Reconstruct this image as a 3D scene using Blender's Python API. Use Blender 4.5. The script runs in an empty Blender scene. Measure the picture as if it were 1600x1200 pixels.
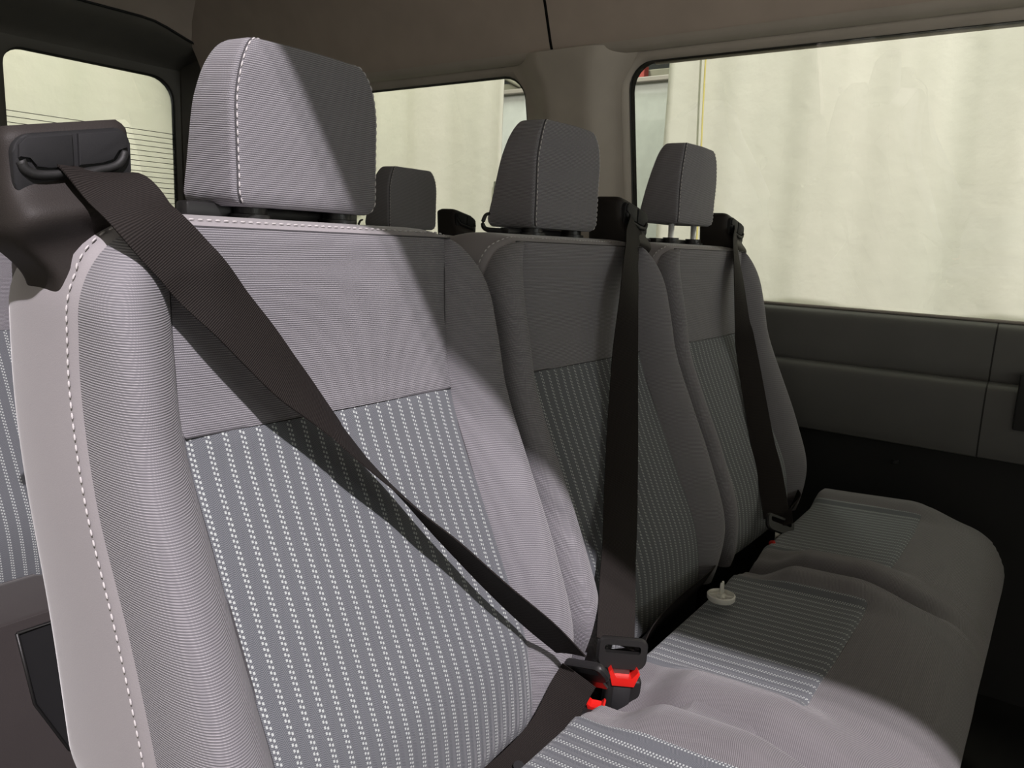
import bpy, bmesh, math, random
from mathutils import Vector, Matrix, noise
random.seed(7)
C = bpy.context.scene
COL = C.collection
V = Vector

# ------------------------------------------------------------------ camera
cd = bpy.data.cameras.new('camera'); cam = bpy.data.objects.new('camera', cd); COL.objects.link(cam)
cd.sensor_fit = 'HORIZONTAL'; cd.sensor_width = 36.0; cd.lens = 1202.0/1600*36
cd.clip_start = 0.02; cd.clip_end = 60
right = V((0.58822694, -0.80748341, 0.04426733)); down = V((-0.12102542, -0.14202184, -0.98243709)); fwd = V((0.79958859, 0.5725385, -0.18126709))
mw = Matrix((right, -down, -fwd)).transposed().to_4x4(); mw.translation = V((-0.49764, -0.59866, 1.02167))
cam.matrix_world = mw
C.camera = cam

# ------------------------------------------------------------------ world, lamps, exposure
w = bpy.data.worlds.new('hall_air'); C.world = w; w.use_nodes = True
w.node_tree.nodes['Background'].inputs[0].default_value = (1.0, 0.98, 0.86, 1)
w.node_tree.nodes['Background'].inputs[1].default_value = 0.02
def lamp(name, kind, loc, aim, power, col=(1, 1, 1), size=0.1, size_y=None):
    l = bpy.data.lights.new(name, kind); l.energy = power; l.color = col
    if kind == 'AREA':
        l.shape = 'RECTANGLE' if size_y else 'DISK'; l.size = size
        if size_y: l.size_y = size_y
    else: l.shadow_soft_size = size
    o = bpy.data.objects.new(name, l); COL.objects.link(o); o.location = loc
    o.rotation_euler = (V(aim)-V(loc)).to_track_quat('-Z', 'Y').to_euler(); return o
lamp('hall_and_fill_lamp', 'AREA', (-1.95, -2.75, 4.20), (0.15, -0.1, 0.8), 270, (1.0, 0.93, 0.97), 0.04)
lamp('hall_and_fill_lamp', 'AREA', (-2.08, -2.85, 4.53), (0.15, -0.1, 0.8), 100, (1.0, 0.90, 0.94), 0.03)
lamp('booth_and_fill_lamp', 'AREA', (1.35, -0.6, 4.1), (2.4, 0.2, 0.6), 66, (1.0, 0.99, 0.82), 0.5, 3.5)
lamp('booth_and_fill_lamp', 'AREA', (0.9, 2.6, 3.9), (1.6, 4.2, 1.2), 76, (1.0, 0.99, 0.82), 0.5, 2.5)
lamp('booth_and_fill_lamp', 'AREA', (-2.3, -0.2, 3.9), (-3.6, -0.2, 1.2), 28, (1.0, 0.98, 0.90), 0.5, 3.5)
lamp('booth_and_fill_lamp', 'AREA', (0.4, -4.4, 3.9), (0.4, -5.6, 1.4), 80, (1.0, 0.98, 0.90), 3.0, 0.5)  # added fill: lights the unseen front curtain to brighten the seat backs
lamp('booth_and_fill_lamp', 'AREA', (0.1, -4.9, 1.15), (0.35, 0.0, 1.15), 50, (0.97, 0.98, 1.0), 2.4, 0.8)  # added fill, not a known fixture: shines through the windscreen onto the seat fronts
lamp('hall_and_fill_lamp', 'AREA', (3.9, 3.0, 4.6), (5.1, 3.0, 1.2), 150, (0.96, 1.0, 0.92), 0.6, 2.0)  # added unseen light, only to brighten the far hall wall
C.view_settings.view_transform = 'Standard'; C.view_settings.look = 'None'
C.view_settings.exposure = 0.0; C.view_settings.gamma = 1.0; C.view_settings.use_curve_mapping = False

# ------------------------------------------------------------------ node helpers
class N:
    def __init__(s, name, rough=0.8, spec=0.3):
        s.m = bpy.data.materials.new(name); s.m.use_nodes = True; s.t = s.m.node_tree
        s.b = s.t.nodes['Principled BSDF']; s.b.inputs['Roughness'].default_value = rough
        s.b.inputs['Specular IOR Level'].default_value = spec
    def new(s, k): return s.t.nodes.new(k)
    def lk(s, a, b): s.t.links.new(a, b)
    def put(s, sock, v):
        if isinstance(v, (int, float)): sock.default_value = v
        elif isinstance(v, (tuple, list)): sock.default_value = (*v, 1) if len(v) == 3 and len(sock.default_value) == 4 else v
        else: s.lk(v, sock)
    def ma(s, op, a, b=0.0, c=0.0, clamp=False):
        n = s.new('ShaderNodeMath'); n.operation = op; n.use_clamp = clamp
        s.put(n.inputs[0], a); s.put(n.inputs[1], b); s.put(n.inputs[2], c); return n.outputs[0]
    def uv(s):
        n = s.new('ShaderNodeUVMap'); n.uv_map = 'UVMap'; x = s.new('ShaderNodeSeparateXYZ'); s.lk(n.outputs[0], x.inputs[0]); return x.outputs[0], x.outputs[1], n.outputs[0]
    def obj(s):
        n = s.new('ShaderNodeTexCoord'); return n.outputs['Object']
    def gen(s):
        n = s.new('ShaderNodeNewGeometry'); return n.outputs['Position']
    def noise(s, vec, scale, detail=2, rough=0.5):
        n = s.new('ShaderNodeTexNoise'); s.lk(vec, n.inputs['Vector']); n.inputs['Scale'].default_value = scale
        n.inputs['Detail'].default_value = detail; n.inputs['Roughness'].default_value = rough; return n.outputs['Fac']
    def mix(s, f, a, b):
        n = s.new('ShaderNodeMix'); n.data_type = 'RGBA'; s.put(n.inputs[0], f); s.put(n.inputs[6], a); s.put(n.inputs[7], b); return n.outputs[2]
    def ramp(s, f, lo, hi):
        n = s.new('ShaderNodeMapRange'); s.put(n.inputs[0], f); n.inputs[1].default_value = lo; n.inputs[2].default_value = hi; return n.outputs[0]
    def color(s, c): s.put(s.b.inputs['Base Color'], c)
    def bump(s, h, dist, strength=1.0):
        n = s.new('ShaderNodeBump'); n.inputs['Strength'].default_value = strength; n.inputs['Distance'].default_value = dist
        s.lk(h, n.inputs['Height']); s.lk(n.outputs[0], s.b.inputs['Normal'])
    def sheen(s, wgt, rough=0.4):
        s.b.inputs['Sheen Weight'].default_value = wgt; s.b.inputs['Sheen Roughness'].default_value = rough

TAU = 2*math.pi
def fabric_rib(name, base, dark, light):
    n = N(name, 0.95, 0.15); u, v, uv = n.uv()
    wob = n.noise(uv, 60, 1)
    vv = n.ma('ADD', v, n.ma('MULTIPLY', wob, 0.0006))
    rib = n.ma('MULTIPLY_ADD', n.ma('SINE', n.ma('MULTIPLY', vv, TAU/0.00185)), 0.5, 0.5)
    row = n.ma('MULTIPLY', n.ma('FLOOR', n.ma('DIVIDE', vv, 0.00185)), 0.5)
    dot = n.ma('MULTIPLY_ADD', n.ma('SINE', n.ma('MULTIPLY', n.ma('ADD', n.ma('DIVIDE', u, 0.0015), row), TAU)), 0.5, 0.5)
    h = n.ma('MULTIPLY', rib, n.ma('MULTIPLY_ADD', dot, 0.45, 0.55))
    big = n.noise(uv, 9, 3)
    c = n.mix(n.ramp(h, 0.05, 0.95), dark, light)
    c = n.mix(n.ma('MULTIPLY', big, 0.35), c, base)
    n.color(c); n.bump(h, 0.0007, 0.8); n.sheen(0.25); return n.m
def fabric_plain(name, a, b):
    n = N(name, 0.95, 0.1); u, v, uv = n.uv()
    f = n.noise(n.obj(), 900, 2); g = n.noise(n.obj(), 8, 3)
    n.color(n.mix(n.ma('MULTIPLY_ADD', g, 0.5, n.ma('MULTIPLY', f, 0.5)), a, b)); n.bump(f, 0.0003, 0.5); n.sheen(0.3); return n.m
def fabric_stripe(name):
    n = N(name, 0.95, 0.15); u, v, uv = n.uv()
    P = 0.0152
    su = n.ma('FRACT', n.ma('DIVIDE', u, P))
    def colmask(c, ph):
        a = n.ma('LESS_THAN', n.ma('ABSOLUTE', n.ma('SUBTRACT', su, c)), 0.056)
        b = n.ma('LESS_THAN', n.ma('FRACT', n.ma('ADD', n.ma('DIVIDE', v, 0.0034), ph)), 0.48)
        return n.ma('MULTIPLY', a, b)
    dots = n.ma('MAXIMUM', colmask(0.40, 0.0), colmask(0.57, 0.3))
    tri = n.ma('ABSOLUTE', n.ma('SUBTRACT', n.ma('FRACT', n.ma('MULTIPLY', su, 2.0)), 0.5))
    ch = n.ma('MULTIPLY_ADD', n.ma('SINE', n.ma('MULTIPLY', n.ma('ADD', v, n.ma('MULTIPLY', tri, 0.0042)), TAU/0.00125)), 0.5, 0.5)
    base = n.mix(ch, (0.085, 0.093, 0.106), (0.185, 0.192, 0.205))
    n.color(n.mix(dots, base, (0.47, 0.50, 0.49)))
    h = n.ma('MAXIMUM', n.ma('MULTIPLY', ch, 0.5), dots)
    n.bump(h, 0.0006, 0.7); n.sheen(0.2); return n.m
def plastic(name, c, rough=0.45, grain=0.0002, spec=0.5):
    n = N(name, rough, spec); f = n.noise(n.obj(), 1200, 2); g = n.noise(n.obj(), 12, 3)
    n.color(n.mix(n.ma('MULTIPLY', g, 0.6), c, tuple(x*1.5 for x in c))); n.bump(f, grain, 0.5); return n.m
def webbing(name, c):
    n = N(name, 0.6, 0.05); u, v, uv = n.uv()
    h = n.ma('MULTIPLY_ADD', n.ma('SINE', n.ma('MULTIPLY', v, TAU/0.0016)), 0.5, 0.5)
    k = n.ma('MULTIPLY_ADD', n.ma('SINE', n.ma('MULTIPLY', u, TAU/0.003)), 0.5, 0.5)
    n.color(n.mix(h, tuple(x*0.55 for x in c), tuple(x*1.3 for x in c))); n.bump(n.ma('ADD', h, n.ma('MULTIPLY', k, 0.3)), 0.0004, 0.7)
    return n.m

M = {}
M['rib'] = fabric_rib('ribbed_grey_fabric', (0.25, 0.245, 0.262), (0.125, 0.122, 0.135), (0.36, 0.345, 0.365))
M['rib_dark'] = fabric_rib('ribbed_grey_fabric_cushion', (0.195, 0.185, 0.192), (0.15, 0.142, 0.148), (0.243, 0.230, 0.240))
M['plain'] = fabric_plain('smooth_grey_fabric', (0.27, 0.255, 0.265), (0.32, 0.30, 0.31))
M['stripe'] = fabric_stripe('striped_grey_fabric')
M['thread'] = plastic('pale_thread', (0.46, 0.44, 0.44), 0.9)
M['seam'] = plastic('dark_seam', (0.05, 0.048, 0.052), 0.9)
M['black'] = plastic('black_plastic', (0.010, 0.0098, 0.0098), 0.42)
M['guide'] = plastic('dark_brown_plastic', (0.024, 0.0205, 0.019), 0.55, 0.0004, 0.2)
M['inset'] = plastic('charcoal_plastic', (0.019, 0.019, 0.020), 0.6, 0.0002, 0.15)
M['latch'] = plastic('black_latch_plastic', (0.0115, 0.011, 0.011), 0.45, 0.0002, 0.45)
M['belt'] = webbing('black_webbing', (0.023, 0.0198, 0.0185))
M['red'] = plastic('red_plastic', (0.60, 0.014, 0.010), 0.35)
M['panel'] = plastic('charcoal_wall_panel', (0.090, 0.090, 0.087), 0.6, 0.0004)
M['lowwall'] = plastic('black_wall_lining', (0.012, 0.012, 0.012), 0.85)
M['trim'] = plastic('taupe_trim', (0.46, 0.415, 0.36), 0.6)
M['headliner'] = plastic('taupe_headliner', (0.46, 0.39, 0.335), 0.9)
M['rear_trim'] = plastic('dark_rear_trim', (0.12, 0.113, 0.10), 0.7)
M['rubber'] = plastic('black_gasket', (0.008, 0.008, 0.008), 0.6)
M['gasket_light'] = plastic('grey_window_edge', (0.30, 0.27, 0.24), 0.5)
M['floor'] = plastic('black_floor_mat', (0.014, 0.013, 0.013), 0.5, 0.0006)
M['carpet'] = fabric_plain('dark_carpet', (0.036, 0.031, 0.031), (0.065, 0.056, 0.055))
M['white_plastic'] = plastic('offwhite_plastic', (0.62, 0.61, 0.56), 0.45)
M['hallfloor'] = plastic('concrete_floor', (0.16, 0.155, 0.145), 0.7)
M['body'] = plastic('white_body_paint', (0.5, 0.5, 0.48), 0.4)
M['farwall'] = plastic('white_hall_wall', (0.55, 0.56, 0.53), 0.9)
M['hall_dark'] = plastic('dark_hall_roof', (0.012, 0.013, 0.012), 0.9)
M['beam'] = plastic('hall_beam_paint', (0.17, 0.16, 0.12), 0.8)
M['beam_red'] = plastic('hall_red_paint', (0.30, 0.05, 0.04), 0.8)
M['yellow'] = plastic('yellow_cord', (0.50, 0.44, 0.15), 0.8)
M['strapgrey'] = plastic('grey_strap', (0.12, 0.13, 0.10), 0.8)
n = N('chrome', 0.3); n.b.inputs['Metallic'].default_value = .55; n.color((0.95, 0.95, 0.95)); M['chrome'] = n.m
n = N('worn_metal', 0.35); n.b.inputs['Metallic'].default_value = 1; n.color((0.18, 0.17, 0.16)); M['metal'] = n.m
# curtain cloth: pale green white with faint broad dye bands and creases
n = N('booth_curtain_cloth', 0.85, 0.1)
pos = n.gen()
mp = n.new('ShaderNodeMapping'); n.lk(pos, mp.inputs[0]); mp.inputs['Scale'].default_value = (1, 1, 0.12)
f = n.noise(mp.outputs[0], 3.0, 3); g = n.noise(pos, 6, 5, 0.6)
n.color(n.mix(n.ma('MULTIPLY_ADD', f, 0.75, n.ma('MULTIPLY', g, 0.35)), (0.70, 0.675, 0.60), (0.59, 0.61, 0.52)))
n.bump(n.noise(pos, 14, 4), 0.01, 0.35)
M['curtain'] = n.m
# thin window glass
gm = bpy.data.materials.new('window_glass'); gm.use_nodes = True; t = gm.node_tree; t.nodes.clear()
o_ = t.nodes.new('ShaderNodeOutputMaterial'); mx = t.nodes.new('ShaderNodeMixShader'); tr = t.nodes.new('ShaderNodeBsdfTransparent'); gl = t.nodes.new('ShaderNodeBsdfGlossy')
fr = t.nodes.new('ShaderNodeFresnel'); fr.inputs[0].default_value = 1.9
tr.inputs[0].default_value = (0.88, 0.90, 0.84, 1); gl.inputs['Roughness'].default_value = 0.0
t.links.new(fr.outputs[0], mx.inputs[0]); t.links.new(tr.outputs[0], mx.inputs[1]); t.links.new(gl.outputs[0], mx.inputs[2]); t.links.new(mx.outputs[0], o_.inputs[0])
M['glass'] = gm

# ------------------------------------------------------------------ mesh helpers
def link(name, me, mat, parent=None, smooth=True):
    if mat: me.materials.append(mat)
    if smooth: me.polygons.foreach_set('use_smooth', [True]*len(me.polygons))
    o = bpy.data.objects.new(name, me); COL.objects.link(o)
    if parent: o.parent = parent
    return o
def from_bm(name, bm, mat, parent=None, smooth=True, angle=None):
    bmesh.ops.recalc_face_normals(bm, faces=bm.faces)
    if angle is not None:
        for e in bm.edges:
            if len(e.link_faces) == 2 and e.calc_face_angle(0) > angle: e.smooth = False
    me = bpy.data.meshes.new(name); bm.to_mesh(me); bm.free()
    return link(name, me, mat, parent, smooth)
def grid(name, f, nu, nv, mat, parent=None, closed=False, uvs=None, flip=False):
    """surface f(s,t), s,t in 0..1; the UV map is in metres along the surface unless given"""
    P = [[V(f(i/nu, j/nv)) for i in range(nu+1)] for j in range(nv+1)]
    cols = nu if closed else nu+1
    verts = [P[j][i] for j in range(nv+1) for i in range(cols)]
    U = [[0.0]*(nu+1) for _ in range(nv+1)]; W = [[0.0]*(nu+1) for _ in range(nv+1)]
    for j in range(nv+1):
        for i in range(1, nu+1): U[j][i] = U[j][i-1]+(P[j][i]-P[j][i-1]).length
    for i in range(nu+1):
        for j in range(1, nv+1): W[j][i] = W[j-1][i]+(P[j][i]-P[j-1][i]).length
    faces = []; uvl = []
    for j in range(nv):
        for i in range(nu):
            q = [(i, j), (i+1, j), (i+1, j+1), (i, j+1)]
            if flip: q = q[::-1]
            faces.append([b*cols+(a % cols if closed else a) for a, b in q])
            uvl += [(uvs(P[b][a]) if uvs else (U[b][a], W[b][a])) for a, b in q]
    me = bpy.data.meshes.new(name); me.from_pydata(verts, [], faces)
    l = me.uv_layers.new(name='UVMap'); l.data.foreach_set('uv', [c for uv in uvl for c in uv])
    me.update()
    return link(name, me, mat, parent)
def lerp(a, b, t): return a+(b-a)*t
def smooth(t): t = max(0, min(1, t)); return t*t*(3-2*t)
def curve1(pts, x):
    """monotone smooth interpolation through (x, y) pairs"""
    if pts[0][0] > pts[-1][0]: pts = pts[::-1]
    if x <= pts[0][0]: return pts[0][1]
    for i in range(len(pts)-1):
        if x <= pts[i+1][0]:
            x0, y0 = pts[i]; x1, y1 = pts[i+1]; h = x1-x0; t = (x-x0)/h
            def sl(k):
                if k <= 0 or k >= len(pts)-1:
                    a = max(0, min(len(pts)-2, k if k <= 0 else k-1)); return (pts[a+1][1]-pts[a][1])/(pts[a+1][0]-pts[a][0])
                return (pts[k+1][1]-pts[k-1][1])/(pts[k+1][0]-pts[k-1][0])
            m0, m1 = sl(i)*h, sl(i+1)*h
            return (2*t**3-3*t*t+1)*y0+(t**3-2*t*t+t)*m0+(-2*t**3+3*t*t)*y1+(t**3-t*t)*m1
    return pts[-1][1]
def path3(pts, n):
    """resampled Catmull-Rom path"""
    pts = [V(p) for p in pts]; out = []
    P = [pts[0]*2-pts[1]]+pts+[pts[-1]*2-pts[-2]]; seg = len(pts)-1
    for k in range(n+1):
        x = k/n*seg; i = min(int(x), seg-1); t = x-i; a, b, c, d = P[i:i+4]
        out.append(0.5*((2*b)+(c-a)*t+(2*a-5*b+4*c-d)*t*t+(3*b-a-3*c+d)*t**3))
    return out
def box(bm, c, s, rot=None, bev=0.0, seg=2):
    r = bmesh.ops.create_cube(bm, size=1.0); vs = r['verts']
    for v in vs: v.co = V((v.co.x*s[0], v.co.y*s[1], v.co.z*s[2]))
    if bev:
        es = list({e for v in vs for e in v.link_edges})
        rr = bmesh.ops.bevel(bm, geom=es, offset=bev, segments=seg, profile=0.5, affect='EDGES'); vs = list({v for f in rr['faces'] for v in f.verts} | {v for v in vs if v.is_valid})
    for v in vs:
        if v.is_valid: v.co = (rot @ v.co if rot else v.co)+V(c)
    return vs
def tube(bm, pts, r, n=8, cap=True, flat=1.0):
    pts = [V(p) for p in pts]; rings = []; ref = None
    for i, p in enumerate(pts):
        d = (pts[min(i+1, len(pts)-1)]-pts[max(i-1, 0)]).normalized()
        if ref is None: ref = V((0, 0, 1)) if abs(d.z) < 0.9 else V((1, 0, 0))
        a = d.cross(ref).normalized(); b = d.cross(a).normalized(); ref = b*-1 if False else ref
        rr = r(i/(len(pts)-1)) if callable(r) else r
        rings.append([bm.verts.new(p+a*math.cos(TAU*k/n)*rr+b*math.sin(TAU*k/n)*rr*flat) for k in range(n)])
    for i in range(len(rings)-1):
        for k in range(n): bm.faces.new((rings[i][k], rings[i][(k+1) % n], rings[i+1][(k+1) % n], rings[i+1][k]))
    if cap: bm.faces.new(rings[0][::-1]); bm.faces.new(rings[-1])
def prism(bm, poly, axis_o, ax, ay, az, depth, bev=0.0, seg=2):
    """polygon (a,b) in plane ax,ay at axis_o, extruded along az by depth"""
    ax, ay, az, o = V(ax), V(ay), V(az), V(axis_o)
    v0 = [bm.verts.new(o+ax*a+ay*b) for a, b in poly]; v1 = [bm.verts.new(o+ax*a+ay*b+az*depth) for a, b in poly]
    f = [bm.faces.new(v0), bm.faces.new(v1[::-1])]; n = len(poly)
    for i in range(n): f.append(bm.faces.new((v0[i], v1[i], v1[(i+1) % n], v0[(i+1) % n])))
    if bev:
        es = list({e for q in f[:2] for e in q.edges})
        bmesh.ops.bevel(bm, geom=es, offset=bev, segments=seg, profile=0.5, affect='EDGES')
def rrect(x0, x1, y0, y1, r, n=6):
    pts = []
    rs = r if isinstance(r, (tuple, list)) else (r,)*4
    for (cx, cy, a0, q) in ((x1-rs[0], y1-rs[0], 0, rs[0]), (x0+rs[1], y1-rs[1], 90, rs[1]), (x0+rs[2], y0+rs[2], 180, rs[2]), (x1-rs[3], y0+rs[3], 270, rs[3])):
        for k in range(n+1):
            a = math.radians(a0+90*k/n); pts.append((cx+q*math.cos(a), cy+q*math.sin(a)))
    return pts
def empty(name, loc=(0, 0, 0)):
    o = bpy.data.objects.new(name, None); COL.objects.link(o); o.location = loc; o.empty_display_size = 0.1; return o
def tag(o, label=None, cat=None, group=None, kind=None):
    if label: o['label'] = label
    if cat: o['category'] = cat
    if group: o['group'] = group
    if kind: o['kind'] = kind
    return o
def copy_tree(o, parent=None):
    c = o.copy(); COL.objects.link(c); c.parent = parent
    for ch in [k for k in bpy.data.objects if k.parent == o]: copy_tree(ch, c)
    return c
def stitches(name, pts, parent, step=0.0075, ln=0.0048, r=0.0007, nrm=None):
    """small raised dashes of thread along a polyline"""
    bm = bmesh.new(); pts = [V(p) for p in pts]
    L = [0]
    for i in range(1, len(pts)): L.append(L[-1]+(pts[i]-pts[i-1]).length)
    def at(s):
        s = max(0, min(L[-1], s)); i = 0
        while i < len(L)-2 and L[i+1] < s: i += 1
        return pts[i].lerp(pts[i+1], (s-L[i])/max(1e-9, L[i+1]-L[i]))
    s = 0
    while s+ln < L[-1]:
        a, m, b = at(s), at(s+ln/2), at(s+ln)
        tube(bm, [a, a.lerp(m, 0.4), m, m.lerp(b, 0.6), b], lambda t: r*(0.45+0.75*math.sin(math.pi*max(0.02, min(.98, t)))), 5); s += step
    o = from_bm(name, bm, M['thread'], parent); o['kind'] = 'stuff'; return o

# ================================================================== THE VAN SHELL (setting)
def wx(z): return 1.35-(z-0.9)*0.21          # the side wall leans in towards the roof
def ring_panel(name, hole, outer, to3, mat, reveal, rmat, depth, parent=None):
    """panel with a rounded hole; reveal = the return of the hole away from the cabin"""
    cx = sum(p[0] for p in hole)/len(hole); cy = sum(p[1] for p in hole)/len(hole)
    x0, x1, y0, y1 = outer
    def out(p):
        dx, dy = p[0]-cx, p[1]-cy; k = 1e9
        if dx > 1e-9: k = min(k, (x1-cx)/dx)
        if dx < -1e-9: k = min(k, (x0-cx)/dx)
        if dy > 1e-9: k = min(k, (y1-cy)/dy)
        if dy < -1e-9: k = min(k, (y0-cy)/dy)
        return (cx+dx*k, cy+dy*k)
    # densify the hole outline, insert directions of the outer corners
    H = []
    for i, p in enumerate(hole):
        q = hole[(i+1) % len(hole)]; m = max(1, int(math.hypot(q[0]-p[0], q[1]-p[1])/0.06))
        for k in range(m): H.append((lerp(p[0], q[0], k/m), lerp(p[1], q[1], k/m)))
    O = [out(p) for p in H]
    for c in ((x0, y0), (x1, y0), (x1, y1), (x0, y1)):
        j = min(range(len(O)), key=lambda i: (O[i][0]-c[0])**2+(O[i][1]-c[1])**2); O[j] = c
    bm = bmesh.new(); n = len(H)
    lay = []
    for k, (s, dp) in enumerate(((0, 0.012), (0.012, 0.003), (0.03, 0.0))):       # soft lip round the hole
        lay.append([bm.verts.new(to3(H[i][0]+(O[i][0]-H[i][0])*min(1, s/max(0.04, math.hypot(O[i][0]-H[i][0], O[i][1]-H[i][1]))), H[i][1]+(O[i][1]-H[i][1])*min(1, s/max(0.04, math.hypot(O[i][0]-H[i][0], O[i][1]-H[i][1]))), dp)) for i in range(n)])
    lay.append([bm.verts.new(to3(*O[i], 0)) for i in range(n)])
    for a, b in zip(lay, lay[1:]):
        for i in range(n): bm.faces.new((a[i], a[(i+1) % n], b[(i+1) % n], b[i]))
    o = from_bm(name, bm, mat, parent)
    bm = bmesh.new(); a = [bm.verts.new(to3(*p, 0.010)) for p in H]; b = [bm.verts.new(to3(*p, depth)) for p in H]
    c = [bm.verts.new(to3(cx+(p[0]-cx)*0.99, cy+(p[1]-cy)*0.985, depth)) for p in H]
    for i in range(n):
        bm.faces.new((a[i], a[(i+1) % n], b[(i+1) % n], b[i])); bm.faces.new((b[i], b[(i+1) % n], c[(i+1) % n], c[i]))
    g = from_bm('gasket', bm, rmat, o)
    bm = bmesh.new(); bm.faces.new([bm.verts.new(to3(*p, depth*0.8)) for p in hole])
    gl = from_bm('glass', bm, M['glass'], o, smooth=False)
    return o
def side3(y, z, d): return (wx(z)+d, y, z)
win1 = ring_panel('window_1', rrect(-1.55, 0.345, 0.905, 1.458, 0.062), (-1.7, 0.50, 0.88, 1.485), side3, M['trim'], True, M['rubber'], 0.020)
win2 = ring_panel('window_2', rrect(0.655, 1.80, 0.905, 1.458, 0.062), (0.50, 2.0, 0.88, 1.485), side3, M['trim'], True, M['rubber'], 0.020)
for q in (win1, win2): tag(q, kind='structure')
# light sealing strip along the sill of the near window
bm = bmesh.new(); tube(bm, [(wx(.905)+.001, y, .9075) for y in (-1.5, -.8, 0, .3)], 0.0038, 6); from_bm('sill_strip', bm, M['gasket_light'], win1)
bm = bmesh.new(); tube(bm, [(wx(1.45)+.022, y, 1.4545) for y in (-1.5, -.8, 0, .28)], 0.004, 6); from_bm('top_strip', bm, M['gasket_light'], win1)

def extrude_y(name, prof, y0, y1, mat, ny=2, parent=None, uvs=None):
    pr = [V((p[0], 0, p[1])) for p in prof]
    def f(s, t):
        k = s*(len(pr)-1); i = min(int(k), len(pr)-2); p = pr[i].lerp(pr[i+1], k-i); return (p.x, lerp(y0, y1, t), p.z)
    return grid(name, f, len(pr)-1, ny, mat, parent)
def fine(prof, n=40):
    P = path3([(a, 0, b) for a, b in prof], n); return [(p.x, p.z) for p in P]
up = [(1.356, .905), (1.342, .902), (1.331, .892), (1.326, .87), (1.322, .82), (1.324, .795), (1.327, .786)]
lo = [(1.327, .786), (1.315, .785), (1.300, .781), (1.293, .770), (1.292, .745), (1.296, .70), (1.304, .655), (1.310, .636), (1.318, .628), (1.36, .622)]
wl = empty('wall_left'); tag(wl, kind='structure')
for (a, b) in ((-.4835, 2.2), (-2.6, -.4865)):
    extrude_y('upper_panel', fine(up), a, b, M['panel'], 8, wl); extrude_y('armrest_panel', fine(lo), a, b, M['panel'], 8, wl)
extrude_y('panel_joint', [(p[0]+.004, p[1]) for p in fine(up)+fine(lo)], -.490, -.480, M['rubber'], 1, wl)
extrude_y('lower_lining', [(1.372, .626), (1.372, .3), (1.36, .2), (1.36, .1)], -2.6, 2.2, M['lowwall'], 4, wl)
bm = bmesh.new(); box(bm, (1.366, -.33, .575), (.016, .014, .010), None, .003); from_bm('screw_cap', bm, M['inset'], wl)
# pillar trim between the two side windows
def pil(s, t):
    z = lerp(.88, 1.492, t); y0 = lerp(.362, .31, smooth((t-.84)/.16)); y1 = lerp(.638, .69, smooth((t-.84)/.16))
    y = lerp(y0, y1, s); b = smooth(min(1, 3.2*min(s, 1-s)))
    return (wx(z)-0.002-0.034*b-0.010*smooth((t-.8)/.2)*b, y, z)
tag(grid('wall_pillar', pil, 24, 30, M['trim']), kind='structure')
# header trim above the windows, and the headliner
extrude_y('trim_1', fine([(wx(1.48)+.0, 1.482), (1.222, 1.476), (1.205, 1.480), (1.196, 1.487), (1.190, 1.496)], 16), -2.6, 2.1, M['trim'], 6)
bpy.data.objects['trim_1']['kind'] = 'structure'
hl = [(1.198, 1.487), (1.186, 1.510), (1.170, 1.55), (1.145, 1.61), (1.10, 1.69), (1.03, 1.775), (.92, 1.85), (.75, 1.89), (.5, 1.90), (.2, 1.90), (-.1, 1.895), (-.3, 1.875), (-.40, 1.853)]
ceil = empty('ceiling'); tag(ceil, kind='structure')
extrude_y('headliner', fine(hl, 60), -2.6, .532, M['headliner'], 8, ceil)
extrude_y('headliner', fine(hl, 60), .540, 2.0, M['headliner'], 8, ceil)
extrude_y('headliner_joint', [(p[0]+.006, p[1]+.006) for p in fine(hl, 60)], .526, .546, M['rubber'], 1, ceil)
bm = bmesh.new()      # the roof skin over the headliner, down to the door rail on the open side
prof = [(1.42, .0), (1.42, .85), (1.285, 1.50), (1.225, 1.60), (1.135, 1.72), (1.05, 1.79), (.95, 1.868), (.76, 1.905), (.4, 1.93), (0, 1.94), (-.3, 1.92), (-.45, 1.90), (-.47, 1.865), (-.44, 1.843), (-.395, 1.845)]
for ys in ((-2.65, 2.3),):
    rows = [[bm.verts.new((p[0], y, p[1])) for p in prof[2:]] for y in ys]
    for i in range(len(prof)-3): bm.faces.new((rows[0][i], rows[0][i+1], rows[1][i+1], rows[1][i]))
tag(from_bm('roof_skin', bm, M['body'], None, True), kind='structure')
# outer side skin below and between the windows (closes the shell to daylight)
bm = bmesh.new()
for a, b, y0, y1 in ((.0, .9, -2.65, 2.3), (.88, 1.5, -2.65, -1.60), (.88, 1.5, .40, .68), (.88, 1.5, 1.84, 2.3), (1.462, 1.53, -2.65, 2.3)):
    x0 = (wx(a) if a > .5 else 1.40)+.05; x1 = wx(b)+.05
    q = [bm.verts.new(v) for v in ((x0, y0, a), (x0, y1, a), (x1, y1, b), (x1, y0, b))]; bm.faces.new(q)
tag(from_bm('wall_left_skin', bm, M['body'], None, False), kind='structure')
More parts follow.
